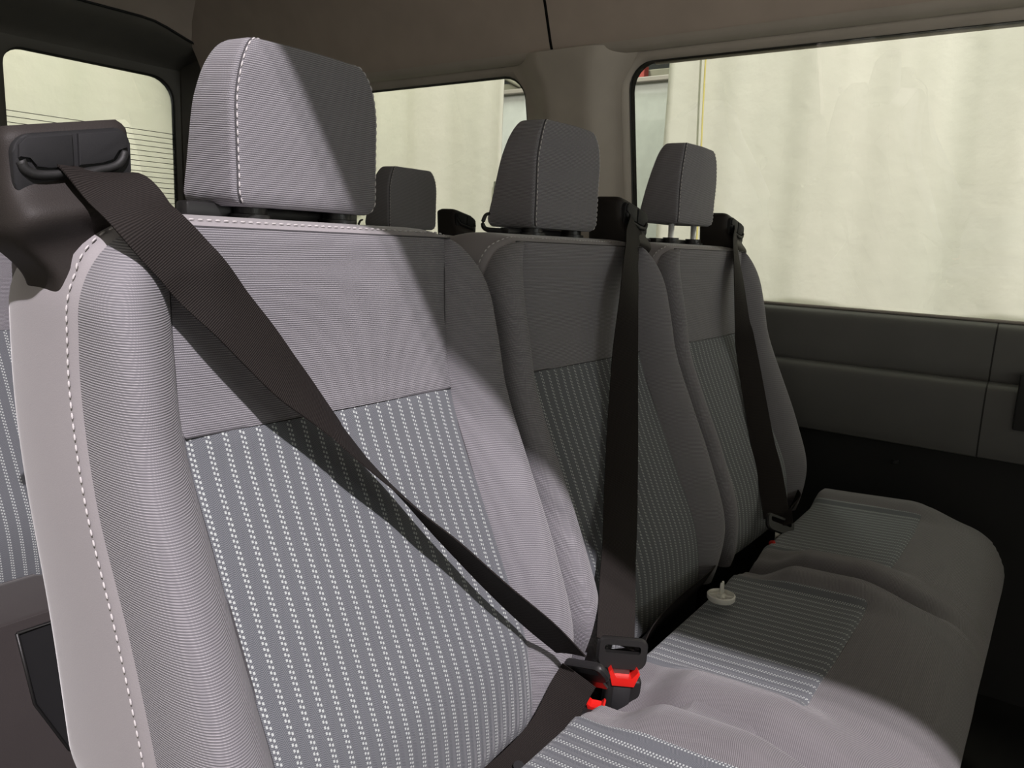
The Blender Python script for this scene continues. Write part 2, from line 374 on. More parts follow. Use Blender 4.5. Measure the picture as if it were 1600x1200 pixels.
# rear: header, doors with glass
def rear3(x, z, d): return (x, 2.2+d, z)
win3 = ring_panel('window_3', rrect(.612, 1.185, .80, 1.562, (.085, .06, .06, .06)), (.50, 1.44, .10, 1.60), rear3, M['rear_trim'], True, M['rubber'], 0.03)
win4 = ring_panel('window_4', rrect(-.32, .395, .80, 1.562, (.06, .085, .06, .06)), (-.66, .50, .10, 1.60), rear3, M['rear_trim'], True, M['rubber'], 0.03)
for q in (win3, win4): tag(q, kind='structure')
for k in range(17):   # demister wires in the rear glass
    z = 1.363-.0182*k
    bm = bmesh.new(); tube(bm, [(.612, 2.219, z), (.9, 2.219, z), (1.185, 2.219, z)], 0.0011, 4); from_bm('demister_wire', bm, M['metal'], win3)
def rh(s, t):
    x = lerp(-.5, 1.30, s); top = 1.692-.055*smooth((x-.95)/.25); y = lerp(1.99, 2.2, smooth(t)); return (x, y, lerp(top, 1.59, t))
tag(grid('trim_2', rh, 30, 8, M['rear_trim']), kind='structure')
def rh2(s, t):
    x = lerp(-.5, 1.22, s); bot = 1.692-.055*smooth((x-.95)/.25); return (x, 2.0-1.0*t**1.3, lerp(bot-.004, 1.905, math.sin(t*math.pi/2)))
tag(grid('trim_3', rh2, 30, 8, M['headliner']), kind='structure')
bm = bmesh.new(); tube(bm, [(x, 1.985, 1.692-.055*smooth((x-.95)/.25)) for x in [(-.5+1.75*k/40) for k in range(41)]], .004, 6); tag(from_bm('trim_4', bm, M['rubber']), kind='structure')
def dp(s, t): # rear corner pillar trim
    z = lerp(.6, 1.66, t); return (lerp(wx(z)-.0, 1.20, s), lerp(1.82, 2.19, smooth(s)), z)
tag(grid('trim_5', dp, 12, 8, M['rear_trim']), kind='structure')
# floor, bulkhead, near side wall behind and before the door opening
bm = bmesh.new(); box(bm, (.40, -.2, .07), (1.94, 4.9, .06), None, .004); tag(from_bm('floor', bm, M['floor'], None, False), kind='structure')
def front3(x, z, d): return (x, -2.66-d, z)
win5 = ring_panel('window_5', rrect(-.45, 1.25, .98, 1.60, .09), (-.66, 1.44, .06, 1.95), front3, M['lowwall'], True, M['rubber'], 0.03); tag(win5, kind='structure')
curtain_front = True
bm = bmesh.new()
for y0, y1 in ((.42, 2.25), (-2.68, -1.95)):
    P = [(-.64, .04), (-.64, .9), (-.50, 1.6), (-.44, 1.86)]
    for x_off, rev in ((0, 0), (.05, 1)):
        r0 = [bm.verts.new((p[0]+x_off, y0, p[1])) for p in P]; r1 = [bm.verts.new((p[0]+x_off, y1, p[1])) for p in P]
        for i in range(3): bm.faces.new((r0[i], r0[i+1], r1[i+1], r1[i]))
        if not rev: e0, e1 = r0, r1
    for a, b in ((e0, r0), (e1, r1)):
        for i in range(3): bm.faces.new((a[i], a[i+1], b[i+1], b[i]))
tag(from_bm('wall_right', bm, M['trim'], None, False), kind='structure')
# dark pull handle on the wall panel near the frame edge
h = empty('pull_handle', (1.29, -.548, .757)); tag(h, 'black plastic pull handle sticking out of the dark wall panel', 'handle')
bm = bmesh.new(); prism(bm, [(-.018, .055), (.028, .055), (.03, -.015), (.012, -.055), (-.008, -.055), (-.02, .03)], (0, .010, 0), (1, 0, 0), (0, 0, 1), (0, -1, 0), .11, .004)
bm_o = from_bm('bracket', bm, M['black'], h, True, 0.6)
bm = bmesh.new(); prism(bm, rrect(-.012, .012, -.03, .03, .008, 3), (-.004, -.02, .0565), (1, 0, 0), (0, 1, 0), (0, 0, -1), .003, 0); from_bm('recess_liner', bm, M['inset'], h)

# ================================================================== OUTSIDE
def curtain(name, p0, p1, z0, z1, ph, label, amp=.020):
    p0, p1 = V(p0), V(p1); d = (p1-p0); L = d.length; d.normalize(); nn = V((d.y, -d.x, 0))
    def f(s, t):
        x = s*L
        a = amp*(math.sin(x*5.1+ph)*.5+.55*math.sin(x*11.3+ph*2+.6*t)+.35*math.sin(x*23+ph*3+.9*t)+.12*math.sin(x*51+2*t))
        a *= .55+.45*t
        p = p0+d*x+nn*a+nn*(.012*noise.noise(V((x*3, t*6, ph)))); return (p.x, p.y, lerp(z0, z1, t))
    o = grid(name, f, max(40, int(L/0.025)), 30, M['curtain'])
    sm = o.modifiers.new('thick', 'SOLIDIFY'); sm.thickness = .004
    return tag(o, label, 'curtain')
curtain('booth_curtain', (2.2, .690, 0), (2.2, -3.4, 0), -.33, 3.0, .4, 'pale white curtain hanging outside the large side window')
curtain('booth_curtain', (2.2, 3.3, 0), (2.2, 1.447, 0), -.33, 3.0, 2.1, 'pale white curtain outside the side window behind the middle headrest')
curtain('booth_curtain', (-3.2, 3.45, 0), (2.3, 3.45, 0), -.33, 3.0, 1.0, 'pale white curtain seen through the rear door window')
curtain('booth_curtain', (-3.1, -5.6, 0), (3.2, -5.6, 0), -.33, 3.0, 1.6, 'white curtain hanging across the booth before the windscreen')
curtain('booth_curtain', (-3.1, -3.4, 0), (-3.1, 3.3, 0), -.33, 2.2, 1.0, 'white curtain hanging beside the open door', .05)
bm = bmesh.new(); tube(bm, path3([(2.150, .540, 2.9), (2.150, .543, 1.9), (2.150, .540, 1.70), (2.152, .532, 1.45), (2.152, .520, 1.2), (2.154, .515, .9), (2.154, .512, -.1)], 30), .0032, 6)
tag(from_bm('yellow_cord', bm, M['yellow']), 'thin yellow cord hanging down the pale curtain outside', 'cord')
bm = bmesh.new(); box(bm, (2.185, 1.452, 1.19), (.01, .022, .165), None, .003); tag(from_bm('curtain_strap', bm, M['strapgrey']), 'short dark strap on the curtain edge beside the middle headrest', 'strap')
bm = bmesh.new(); box(bm, (.5, 0, -.38), (16, 14, .06)); tag(from_bm('floor_hall', bm, M['hallfloor'], None, False), kind='structure')
bm = bmesh.new(); box(bm, (5.1, 3.5, .95), (.12, 9, 2.62), None, .01); tag(from_bm('wall_hall', bm, M['farwall'], None, False), kind='structure')
bm = bmesh.new(); box(bm, (5.03, 3.5, 2.27), (.08, 9, .035), None, .005); tag(from_bm('trim_6', bm, M['gasket_light'], None, False), kind='structure')
bm = bmesh.new(); box(bm, (5.9, 3.5, 3.4), (.1, 9, 2.6)); tag(from_bm('backdrop_hall', bm, M['hall_dark'], None, False), kind='structure')
bm = bmesh.new(); box(bm, (5.45, 3.5, 2.40), (.10, 9, .065), None, .008); tag(from_bm('roof_beam', bm, M['beam'], None, False), 'pale beam under the dark hall roof beyond the curtain gap', 'beam')
bm = bmesh.new(); tube(bm, [(5.4, 3.35, 2.25), (5.4, 4.15, 2.62)], .022, 8); tag(from_bm('roof_brace', bm, M['beam']), 'slanting brace under the hall roof beside the window pillar', 'brace')
bm = bmesh.new(); box(bm, (5.35, 2.44, 2.40), (.08, .07, .10), None, .008); tag(from_bm('red_bracket', bm, M['beam_red'], None, False), 'small red bracket on the hall roof beam', 'bracket')

# ================================================================== SEATS (local frame: x across, -y forward, z = world height)
PANEL = [(1.05, -.040), (1.02, -.042), (.975, -.045), (.92, -.048), (.86, -.056), (.78, -.090), (.675, -.140), (.60, -.174), (.53, -.187), (.48, -.185)]
SEAM = [(1.03, -.030), (.99, -.030), (.95, -.029), (.90, -.032), (.816, -.054), (.728, -.090), (.638, -.120), (.56, -.138), (.48, -.14)]
BACK = [(1.05, .070), (.99, .094), (.90, .094), (.80, .074), (.70, .050), (.60, .034), (.48, .016)]
CREST = [(1.03, .004), (.975, .022), (.93, .033), (.88, .040), (.80, .041), (.70, .040), (.60, .030), (.50, .010)]
yp = lambda z: curve1(PANEL, z)
ys = lambda z: curve1(SEAM, z)
yb = lambda z: curve1(BACK, z)
HW = .226; ZT = 1.023; ZB = .50; RC = .070
def outline(t):
    """outer front seam, t: 0 at the bottom left, up, over the top, 1 at the bottom right -> x, z"""
    L1 = ZT-RC-ZB; La = math.pi/2*RC; L2 = 2*(HW-RC); tot = 2*L1+2*La+L2; s = t*tot
    def side(z): # waist of the outline
        return HW-.006*smooth((z-.80)/.2)-.022*smooth((.60-z)/.10)
    if s <= L1: z = ZB+s; return -side(z), z
    if s <= L1+La: a = (s-L1)/RC; r = side(ZT-RC)-(HW-RC); return -(HW-RC)-r*math.cos(a), ZT-RC+RC*math.sin(a)
    if s <= L1+La+L2: return -(HW-RC)+(s-L1-La), ZT
    if s <= L1+2*La+L2: a = math.pi/2-(s-L1-La-L2)/RC; r = side(ZT-RC)-(HW-RC); return (HW-RC)+r*math.cos(a), ZT-RC+RC*math.sin(a)
    z = ZB+(tot-s); return side(z), z
XI = .158
def border(s, t):
    x, z = outline(s); yf = ys(z) if z < ZT-.0005 or True else 0
    # the front seam of the top cap lies at the panel plane
    k = smooth((HW-abs(x)-.030)/.03) if z > .9 else 0
    yf = lerp(yf, yp(z)+.004, k)
    y = lerp(yf, yb(z), t)
    swell = .005*math.sin(math.pi*min(1, t*1.1))**.7-.012*smooth((t-.88)/.12)**2
    if z > .99: swell *= 1.9
    if t < .06: swell -= .0015*(1-t/.06)
    e = 1e-3; a = outline(max(0, s-e)); b = outline(min(1, s+e)); tx, tz = b[0]-a[0], b[1]-a[1]; l = math.hypot(tx, tz) or 1
    nx, nz = -tz/l, tx/l
    topk = 1
    return (x+nx*swell*topk, y, z+nz*swell*topk)
def bolster(sign):
    def f(s, t):
        # s: outer seam -> inner seam ; t: bottom -> top
        zi = lerp(ZB+.004, ZT-.002, t); 
        # outer seam parameter running up the side and over the rounded corner
        L1 = ZT-RC-ZB; La = math.pi/2*RC; L2 = 2*(HW-RC); tot = 2*L1+2*La+L2
        so = t*(L1+La+(HW-RC-XI)); xo, zo = outline(so/tot); xo = -xo
        xi = XI
        zc = lerp(zo, zi, .35)
        yo = ys(zo); yo = lerp(yo, yp(zo)+.004, smooth((HW-abs(xo)-.03)/.03)) if zo > .9 else yo
        yi = yp(zi)+.004; xc = lerp(xo, xi, .36); yc = yp(zc)-curve1(CREST, zc)
        if s < .45:
            a = s/.45*math.pi/2; ca, sa = math.cos(a)**.8, math.sin(a)**.8
            x = xc+(xo-xc)*ca; y = yo+(yc-yo)*sa; z = lerp(zo, zc, s/.45)
        else:
            u = (s-.45)/.55; x = lerp(xc, xi, u); y = lerp(yc, yi, u**2.0); z = lerp(zc, zi, u)
        return (sign*x, y, z)
    return f
def uvxz(p): return (p.x-p.y*.9 if p.x > 0 else p.x+p.y*.9, p.z-p.y*.06)
def panel(x0, x1, z0, z1, crown, edge=.005):
    def f(s, t):
        x = lerp(x0, x1, s); z = lerp(z0, z1, t); d = min((x-x0), (x1-x), )/.012; d2 = min(z-z0, z1-z)/.008
        k = 1-smooth(min(1, d, d2)) if min(d, d2) < 1 else 0
        return (x, yp(z)-crown*(1-(2*s-1)**2)+edge*k+.0015*noise.noise(V((x*12, z*12, 1))), z)
    return f
def dense(n, lo=0, hi=1):
    return n
def headrest(parent, dz):
    zb, zt = 1.042+dz, 1.188+dz; RX = .085
    hr = grid('headrest', lambda s, t: hr_pt(s, t, zb, zt, RX), 112, 56, M['rib'], parent, closed=True, uvs=lambda p: (p.x+p.y*(.9 if p.x < .016 else -.9), p.z-p.y*.08))
    # seam and thread down the two front edges
    for sg in (-1, 1):
        pts = []; pt2 = []
        for k in range(61):
            t = .13+.79*k/60
            s = SL if sg < 0 else 1-SL
            p = V(hr_pt(s, t, zb, zt, RX)); pts.append(p+V((sg*.0003, -.0002, 0)))
            q = V(hr_pt(s+(-.0)*sg+(.011 if sg < 0 else -.011), t, zb, zt, RX)); pt2.append(q+V((0, -.0008, 0)))
        bm = bmesh.new(); tube(bm, pts, .0009, 5); from_bm('seam', bm, M['seam'], hr)
        stitches('stitching', pt2, hr, .0072, .0050, .0007)
    for x in (-.036, .068):
        bm = bmesh.new(); tube(bm, [(x, .028, 1.0), (x, .028, 1.03), (x, .029, zb+.02)], .0055, 12); from_bm('post', bm, M['chrome'], hr)
    return hr
# plan outline of the headrest, as fraction s: 0 = back centre, going left side -> front -> right side
def plan(s, hw, th):
    r = min(.020, th*.4)
    pts = [(0, th), (-(hw-.012), th), (-hw, th-.014), (-hw-.000, th*.5), (-hw+.001, r*.8), (-hw+r*.22, r*.22), (-hw+r, 0), (0, -.004), (hw-r, 0), (hw-r*.22, r*.22), (hw-.001, r*.8), (hw, th*.5), (hw, th-.014), (hw-.012, th), (0, th)]
    q = s*(len(pts)-1); i = min(int(q), len(pts)-2); t = q-i
    P = [pts[(i-1) % (len(pts)-1)] if i > 0 else pts[-2], pts[i], pts[i+1], pts[(i+2)] if i+2 < len(pts) else pts[1]]
    def cr(k): a, b, c, d = (p[k] for p in P); return 0.5*(2*b+(c-a)*t+(2*a-5*b+4*c-d)*t*t+(3*b-a-3*c+d)*t**3)
    return cr(0), cr(1)
SL = 5.15/14
def hr_pt(s, t, zb, zt, RX):
    # t 0: centre of the underside; 1: centre of the top
    if t < .10: k = t/.10; sc, z = .86*k, zb+.003*(1-k)
    elif t < .17: a = (t-.10)/.07*math.pi/2; sc, z = .86+.14*math.sin(a), zb+.014*(1-math.cos(a))
    elif t < .72: k = (t-.17)/.55; sc, z = 1.0, lerp(zb+.014, zt-.032, k)
    elif t < .90: a = (t-.72)/.18*math.pi/2; sc, z = 1-.20*(1-math.cos(a)), zt-.032+.030*math.sin(a)
    else: k = (t-.90)/.10; sc, z = .80*(1-k), zt-.002+.002*k
    h = (z-zb)/(zt-zb)
    hw = RX*(1.03-.02*h-.075*smooth((h-.6)/.4)+.02*math.sin(math.pi*h)); th = lerp(.088, .052, h)
    x, y = plan(s, hw, th)
    cy = th*.5
    g = abs(s-SL)*14; g2 = abs(s-(1-SL))*14; gr = max(0, 1-min(g, g2)/.20)
    x, y = x*sc, cy+(y-cy)*sc
    x -= math.copysign(.0014*gr, x); y += .0012*gr
    x += .0008*noise.noise(V((x*20, z*20, 3))); y += .0008*noise.noise(V((x*18, z*18, 8)))
    return (x+.016, y, z)
def belt_guide(parent, side):
    """shoulder belt outlet on top of the seat corner"""
    cx = .207*side
    def body(s, t):
        # t: bottom -> top, ring s round the plan ; wide at the top, tapering to the foot
        z = lerp(.955, 1.092, t)
        hw = lerp(.026, .046, smooth((t-.12)/.42)); y0 = lerp(-.012, -.004, t); y1 = lerp(.052, .062, t)
        if t < .12: hw *= .85+.15*t/.12
        if t > .93: q = (t-.93)/.07; hw -= .006*q*q; y0 += .006*q*q; y1 -= .012*q*q
        off = -side*(.010*(1-smooth((t-.12)/.42)))
        a = TAU*s; ca, sa = math.cos(a), math.sin(a); e = .32
        x = cx+off+hw*math.copysign(abs(ca)**e, ca); y = (y0+y1)/2+(y1-y0)/2*math.copysign(abs(sa)**e, sa)
        # forward belly under the slot
        bel = .016*math.exp(-((z-1.030)/.016)**2)
        if sa < 0: y -= bel*abs(sa)**.5
        # slot hollow
        return (x, y, z)
    g = grid('belt_guide', body, 64, 40, M['guide'], parent, closed=True)
    bm = bmesh.new(); vs = [bm.verts.new(body(k/48, 1)) for k in range(48)]; bm.faces.new(vs); from_bm('guide_cap', bm, M['guide'], g, False)
    yf = -.0075
    bm = bmesh.new(); prism(bm, rrect(cx-.0405, cx+.0405, 1.044, 1.086, (.012, .012, .010, .010), 5), (0, yf-.001, 0), (1, 0, 0), (0, 0, 1), (0, 1, 0), .008, .0015); from_bm('bezel', bm, M['inset'], g, True, .6)
    for sg in (-1, 1):
        bm = bmesh.new(); pr = [(cx+sg*.002, 1.0835), (cx+sg*.032, 1.0835), (cx+sg*.037, 1.079), (cx+sg*.0375, 1.0705), (cx+sg*.030, 1.0705), (cx+sg*.027, 1.0635), (cx+sg*.018, 1.0615), (cx+sg*.002, 1.0615)]
        prism(bm, pr, (0, yf-.0035, 0), (1, 0, 0), (0, 0, 1), (0, 1, 0), .004, .0008); from_bm('slot_shutter', bm, M['inset'], g, True, .6)
    bm = bmesh.new(); tube(bm, path3([(cx-.036, yf-.0015, 1.0685), (cx-.033, yf-.002, 1.062), (cx-.024, yf-.0025, 1.0575), (cx, yf-.0025, 1.0565), (cx+.024, yf-.0025, 1.0575), (cx+.033, yf-.002, 1.062), (cx+.036, yf-.0015, 1.0685)], 20), .0034, 8); from_bm('slot', bm, M['rubber'], g)
    bm = bmesh.new(); prism(bm, rrect(cx-.022, cx+.036, 1.016, 1.031, .006, 4), (0, -.0205, 0), (1, 0, 0), (0, .25, 1), (0, 1, 0), .004, .001); prism(bm, rrect(cx-.008, cx+.036, 1.032, 1.0385, .003, 3), (0, -.0215, 0), (1, 0, 0), (0, .25, 1), (0, 1, 0), .004, .001)
    from_bm('cover_button', bm, M['guide'], g, True, .6)
    for o in [g]+[k for k in bpy.data.objects if k.parent == g]:     # the whole outlet leans down towards the outer side
        for v in o.data.vertices: v.co.z -= side*.20*(v.co.x-cx)*smooth((v.co.z-.97)/.05)
    return g
def cushz(x, y, el, er):
    """top of the seat cushion; el/er: 1 where this side ends the bench"""
    base = curve1([(-.59, .455), (-.572, .487), (-.55, .517), (-.515, .540), (-.46, .549), (-.38, .545), (-.28, .538), (-.18, .533), (-.08, .525)], y)
    ax = abs(x); end = er if x > 0 else el
    up = .022*smooth((ax-.135)/.045)*smooth((y+.50)/.10)
    notch = 0 if end else .027*smooth((ax-.14)/.05)*smooth((y+.325)/.06)
    val = (.050 if end else .026)*smooth((ax-.195)/.037)**1.5
    if not end: val *= smooth((y+.56)/.12)*.9+.1
    return base+up-val-notch-.05*(1-smooth((-.222-y)/.03))**2
def cushion(parent, el, er, seat_name):
    def f(s, t):
        x = lerp(-.2295, .2295, s)
        if t < .72:
            y = lerp(-.222, -.572, t/.72); 
            z = cushz(x, y, el, er)
        else:
            k = (t-.72)/.28; y = -.572+(-.006*math.sin(math.pi*k*.7))+.05*smooth(k); z = lerp(cushz(x, -.572, el, er), .30, k)
        # rounded front corners and sides at the ends of the bench
        for sd, e in ((-1, el), (1, er)):
            if e and x*sd > .13:
                q = (x*sd-.13)/.1005; yl = -.572+.085*q*q*q
                if y < yl: y = yl+(y-yl)*.15
        dx = 0
        z -= .0015*math.exp(-((y+.432)/.003)**2)*(1 if abs(x) < .2 else .5)
        return (x+dx, y+.001*noise.noise(V((x*9, y*9, 2))), z+.002*noise.noise(V((x*7+parent.location.x*5, y*7, 5))))
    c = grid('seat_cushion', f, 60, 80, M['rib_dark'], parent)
    for e, sx in ((el, -1), (er, 1)):
        if e:
            def sidef(s, t):
                y = lerp(-.222, -.535, s); z = lerp(.30, cushz(sx*.2295, y, el, er)+.002, t); return (sx*(.2305+.012*math.sin(math.pi*t)**.6), y, z)
            grid('cushion_side', sidef, 24, 12, M['plain'], c)
    grid('striped_insert', lambda s, t: ins(s, t, el, er), 44, 44, M['stripe'], c, uvs=lambda p: (p.x+.003, p.y))
    return c
def ins(s, t, el, er):
    x = lerp(-.16, .16, s); y = lerp(-.432, -.225, t)
    k = 1-smooth(min(x+.16, .16-x, y+.432)/.006)
    return (x, y, cushz(x, y, el, er)+.003*noise.noise(V((x*7, y*7, 5)))*0+.0030-.0035*k)

def make_seat(cx, oy, hr_dz, guide_side, el, er, hook=1, full=True):
    root = empty('passenger_seat', (cx, oy, 0))
    b = grid('backrest', lambda s, t: (lerp(-HW+.012, HW-.012, s), yb(lerp(ZB, ZT-.004, t))-.003-.012*0+.006*math.sin(math.pi*s), lerp(ZB, ZT-.004, t)), 10, 16, M['plain'], root, flip=True)
    b['label'] = 'plain grey back of the seat'
    grid('edge_panel', border, 150, 22, M['plain'], b)
    for sg in (-1, 1): grid('side_bolster', bolster(sg), 48, 90, M['rib'], b, uvs=uvxz, flip=sg > 0)
    grid('upper_panel', panel(-XI-.001, XI+.001, .8602, ZT-.001, .004, .0015), 60, 40, M['rib'], b, uvs=lambda p: (p.x, p.z))
    grid('striped_panel', panel(-XI-.001, XI+.001, ZB+.004, .8598, .006, .0015), 60, 70, M['stripe'], b, uvs=lambda p: (p.x-.0045, p.z-p.y*.4))
    bm = bmesh.new()
    tube(bm, [(lerp(-XI, XI, k/30), yp(.860)-.0003, .860) for k in range(31)], .0011, 5)
    tube(bm, [(lerp(-XI-.01, XI+.01, k/30), yp(ZT)+.0012, ZT-.0005) for k in range(31)], .0011, 5)
    for sg in (-1, 1): tube(bm, [(sg*XI, yp(z)+.0025, z) for z in [lerp(ZB+.01, ZT-.004, k/50) for k in range(51)]], .0011, 5)
    # outer seam, round the whole front
    pts = [V(border(k/160, 0)) for k in range(161)]
    tube(bm, [p+V((0, -.0002, 0)) for p in pts if abs(p.x) > XI-.02 or p.z < 1.0][0:0] or [p+V((0, -.0004, 0)) for p in pts], .0009, 5)
    from_bm('seam', bm, M['seam'], b)
    pts = []
    for k in range(4, 321):
        p = V(border(k/324, .085)); e = V(border(k/324, .5)); pts.append(p+V((math.copysign(.0012, p.x) if abs(p.x) > .19 else 0, -.0004, .0012 if p.z > 1.0 else 0)))
    stitches('stitching', pts, b, .0078, .0048, .0007)
    headrest(b, hr_dz)
    for x in (-.036, .068):
        bm = bmesh.new(); tube(bm, [(x, .028, 1.026), (x, .028, 1.036), (x, .028, 1.0365), (x, .028, 1.043)], lambda t: .019 if t < .5 else .015, 20); from_bm('headrest_collar', bm, M['black'], b, True, .6)
    if hook:
        bm = bmesh.new(); box(bm, (.005, .045, 1.036 if hook > 1 else 1.038), (.17 if hook > 1 else .20, .018, .010 if hook > 1 else .014), None, .003)
        if hook > 1: tube(bm, path3([(-.085, .048, 1.036), (-.112, .05, 1.037), (-.120, .05, 1.044), (-.115, .05, 1.055), (-.107, .05, 1.058)], 14), lambda t: .0038-.0018*t, 8)
        from_bm('release_bar', bm, M['black'], b, True, .6)
    belt_guide(b, guide_side)
    if full:
        cushion(root, el, er, '')
        bm = bmesh.new(); box(bm, (0, -.30, .255), (.40, .42, .10), None, .01); box(bm, (0, -.12, .43), (.43, .10, .20), None, .01)
        for x in (-.16, .16):
            for y in (-.46, -.12): box(bm, (x, y, .155), (.035, .05, .11), None, .004)
        from_bm('seat_frame', bm, M['black'], root, True, .6)
        bm = bmesh.new(); tube(bm, path3([(-.22, -.150, .507), (-.1, -.158, .503), (.1, -.158, .503), (.22, -.150, .507)], 16), .013, 8, flat=1.3); from_bm('lower_bar', bm, M['inset'], root)
    return root
CX = (-.015, .445, .905)
s1 = make_seat(CX[0], 0, 0, -1, 1, 0)
tag(s1, 'nearest grey cloth van seat, its left shoulder holding a black belt outlet', 'seat', 'seats of the front bench')
s2 = make_seat(CX[1], 0, 0, 1, 0, 0, 2)
tag(s2, 'middle grey cloth van seat of the bench, small white clip lying on its cushion', 'seat', 'seats of the front bench')
s3 = make_seat(CX[2], 0, .027, 1, 0, 1, 2)
tag(s3, 'grey cloth van seat beside the wall, its headrest raised on chrome posts', 'seat', 'seats of the front bench')
ry = .735
r1 = copy_tree(s1); r1.location = (-.03, ry, 0)
rb = [k for k in bpy.data.objects if k.parent == r1 and k.name.startswith('backrest')][0]
for k in [k for k in bpy.data.objects if (k.parent == rb and k.name.startswith('headrest')) or k.parent == r1 and k.name.startswith(('seat_cushion', 'seat_frame'))]:
    for q in [q for q in bpy.data.objects if q.parent == k]: bpy.data.objects.remove(q)
    bpy.data.objects.remove(k)
tag(r1, 'striped grey seat behind the nearest seat, at the left frame edge', 'seat', 'seats of the rear bench')
r3 = copy_tree(s2); r3.location = (.905, ry, 0); tag(r3, 'rear bench seat, its dark headrest seen right of the nearest headrest', 'seat', 'seats of the rear bench')
# flap over the buckle slot between the near and middle cushions
def flap(s, t):
    x = lerp(.188, .275, s); y = lerp(-.412, -.325, t); d = min(s, 1-s, t, 1-t)*.087/.012
    return (x, y, .5445+.0065*smooth(d)+.006*abs(2*s-1)-.004*smooth((-.39-y)/.03))
fl = grid('buckle_flap', flap, 20, 20, M['rib_dark'], s1, uvs=lambda p: (p.x, p.y))
bpy.data.objects['buckle_flap']['label'] = 'smooth fabric flap sewn into the cushion'
stitches('stitching', [(.02+.10*k/12, -.505+.004*math.sin(k/4), cushz(.02+.10*k/12, -.505, 0, 0)+.0018) for k in range(13)], s1, .006, .004, .0007)

# ================================================================== BELTS
def ribbon(name, pts, Ws, width, parent, n=90, thick=.0013):
    P = path3(pts, n); Wp = path3(Ws, n)
    bm = bmesh.new(); uvl = bm.loops.layers.uv.new('UVMap'); rows = []; L = 0
    for i, p in enumerate(P):
        T = (P[min(i+1, n)]-P[max(i-1, 0)]).normalized(); W = Wp[i]; W = (W-T*W.dot(T)).normalized(); Nn = T.cross(W).normalized()
        if i: L += (P[i]-P[i-1]).length
        wd = width(i/n) if callable(width) else width
        row = []
        for (a, b) in ((-.5, 1), (-.17, 1), (.17, 1), (.5, 1), (.5, -1), (.17, -1), (-.17, -1), (-.5, -1)):
            row.append((bm.verts.new(p+W*a*wd+Nn*(b*thick/2+(.0012*(1-4*a*a)))), a*wd, L))
        rows.append(row)
    for i in range(n):
        for k in range(8):
            q = [rows[i][k], rows[i][(k+1) % 8], rows[i+1][(k+1) % 8], rows[i+1][k]]
            f = bm.faces.new([v[0] for v in q])
            for l, v in zip(f.loops, q): l[uvl].uv = (v[1], v[2])
    for r in (rows[0], rows[-1]): bm.faces.new([v[0] for v in r])
    return from_bm(name, bm, M['belt'], parent, True, .9)
def tongue(parent, c, wdir, up, w=.064, h=.040):
    """slotted latch plate; wdir: across, up: towards the belt"""
    c, wdir, up = V(c), V(wdir).normalized(), V(up).normalized(); up = (up-wdir*up.dot(wdir)).normalized(); nn = wdir.cross(up)
    bm = bmesh.new(); O = rrect(-w/2, w/2, -h/2, h/2, (.008, .008, .012, .012), 4); H = rrect(-w/2+.008, w/2-.008, .001, .010, .003, 4)
    rows = []
    for (pts, d, k) in ((O, .0045, .92), (O, .002, 1), (O, -.002, 1), (O, -.0045, .92), (H, -.0045, 1), (H, .0045, 1)):
        rows.append([bm.verts.new(c+wdir*a*k+up*b*(k if pts is O else 1)+nn*d) for a, b in pts])
    n = len(O)
    for i in range(6):
        a, b = rows[i], rows[(i+1) % 6]
        for k in range(n): bm.faces.new((a[k], a[(k+1) % n], b[(k+1) % n], b[k]))
    o = from_bm('latch_plate', bm, M['latch'], parent, True, .7)
    bm = bmesh.new(); prism(bm, rrect(-.011, .011, -h/2-.016, -h/2+.002, .002, 2), c-nn*.0012, wdir, up, nn, .0024); from_bm('metal_tongue', bm, M['metal'], o, False)
    return o
def buckle(name, c, wdir, up, label, bs=1.0):
    root = empty(name, c); wdir, up = V(wdir).normalized(), V(up).normalized(); up = (up-wdir*up.dot(wdir)).normalized(); nn = wdir.cross(up)
    R = Matrix((wdir, nn, up)).transposed()
    bm = bmesh.new(); box(bm, (0, 0, -.033), (.040, .022, .062), R, .004, 3)
    o = from_bm('housing', bm, M['black'], root, True, .7)
    for v in (): pass
    bm = bmesh.new()
    prism(bm, [(a*bs, b*bs) for a, b in [(-.0175, .007), (-.0145, .011), (-.009, .000), (.009, .000), (.0145, .011), (.0175, .007), (.0125, -.009), (-.0125, -.009)]], nn*(-.002 if bs == 1 else -.006)+up*.001, wdir, up, nn, .0165 if bs == 1 else .012, .001); from_bm('release_button', bm, M['red'], root, True, .6)
    bm = bmesh.new(); box(bm, R@V((0, .0112, -.028)), (.020, .0016, .036), R, .0006, 1); from_bm('ribbed_pad', bm, M['inset'], root, True)
    P = [V((0, 0, 0))+up*-.055, V((0, 0, 0))+up*-.08, V((0, .02, -.13))]
    bm = bmesh.new(); tube(bm, P, .009, 8, flat=.6); from_bm('stalk', bm, M['belt'], root)
    return tag(root, label, 'belt buckle', 'belt buckles of the front bench')
def lap(parent, pts, Ws): return ribbon('lap_strap', pts, Ws, .046, parent, 40)
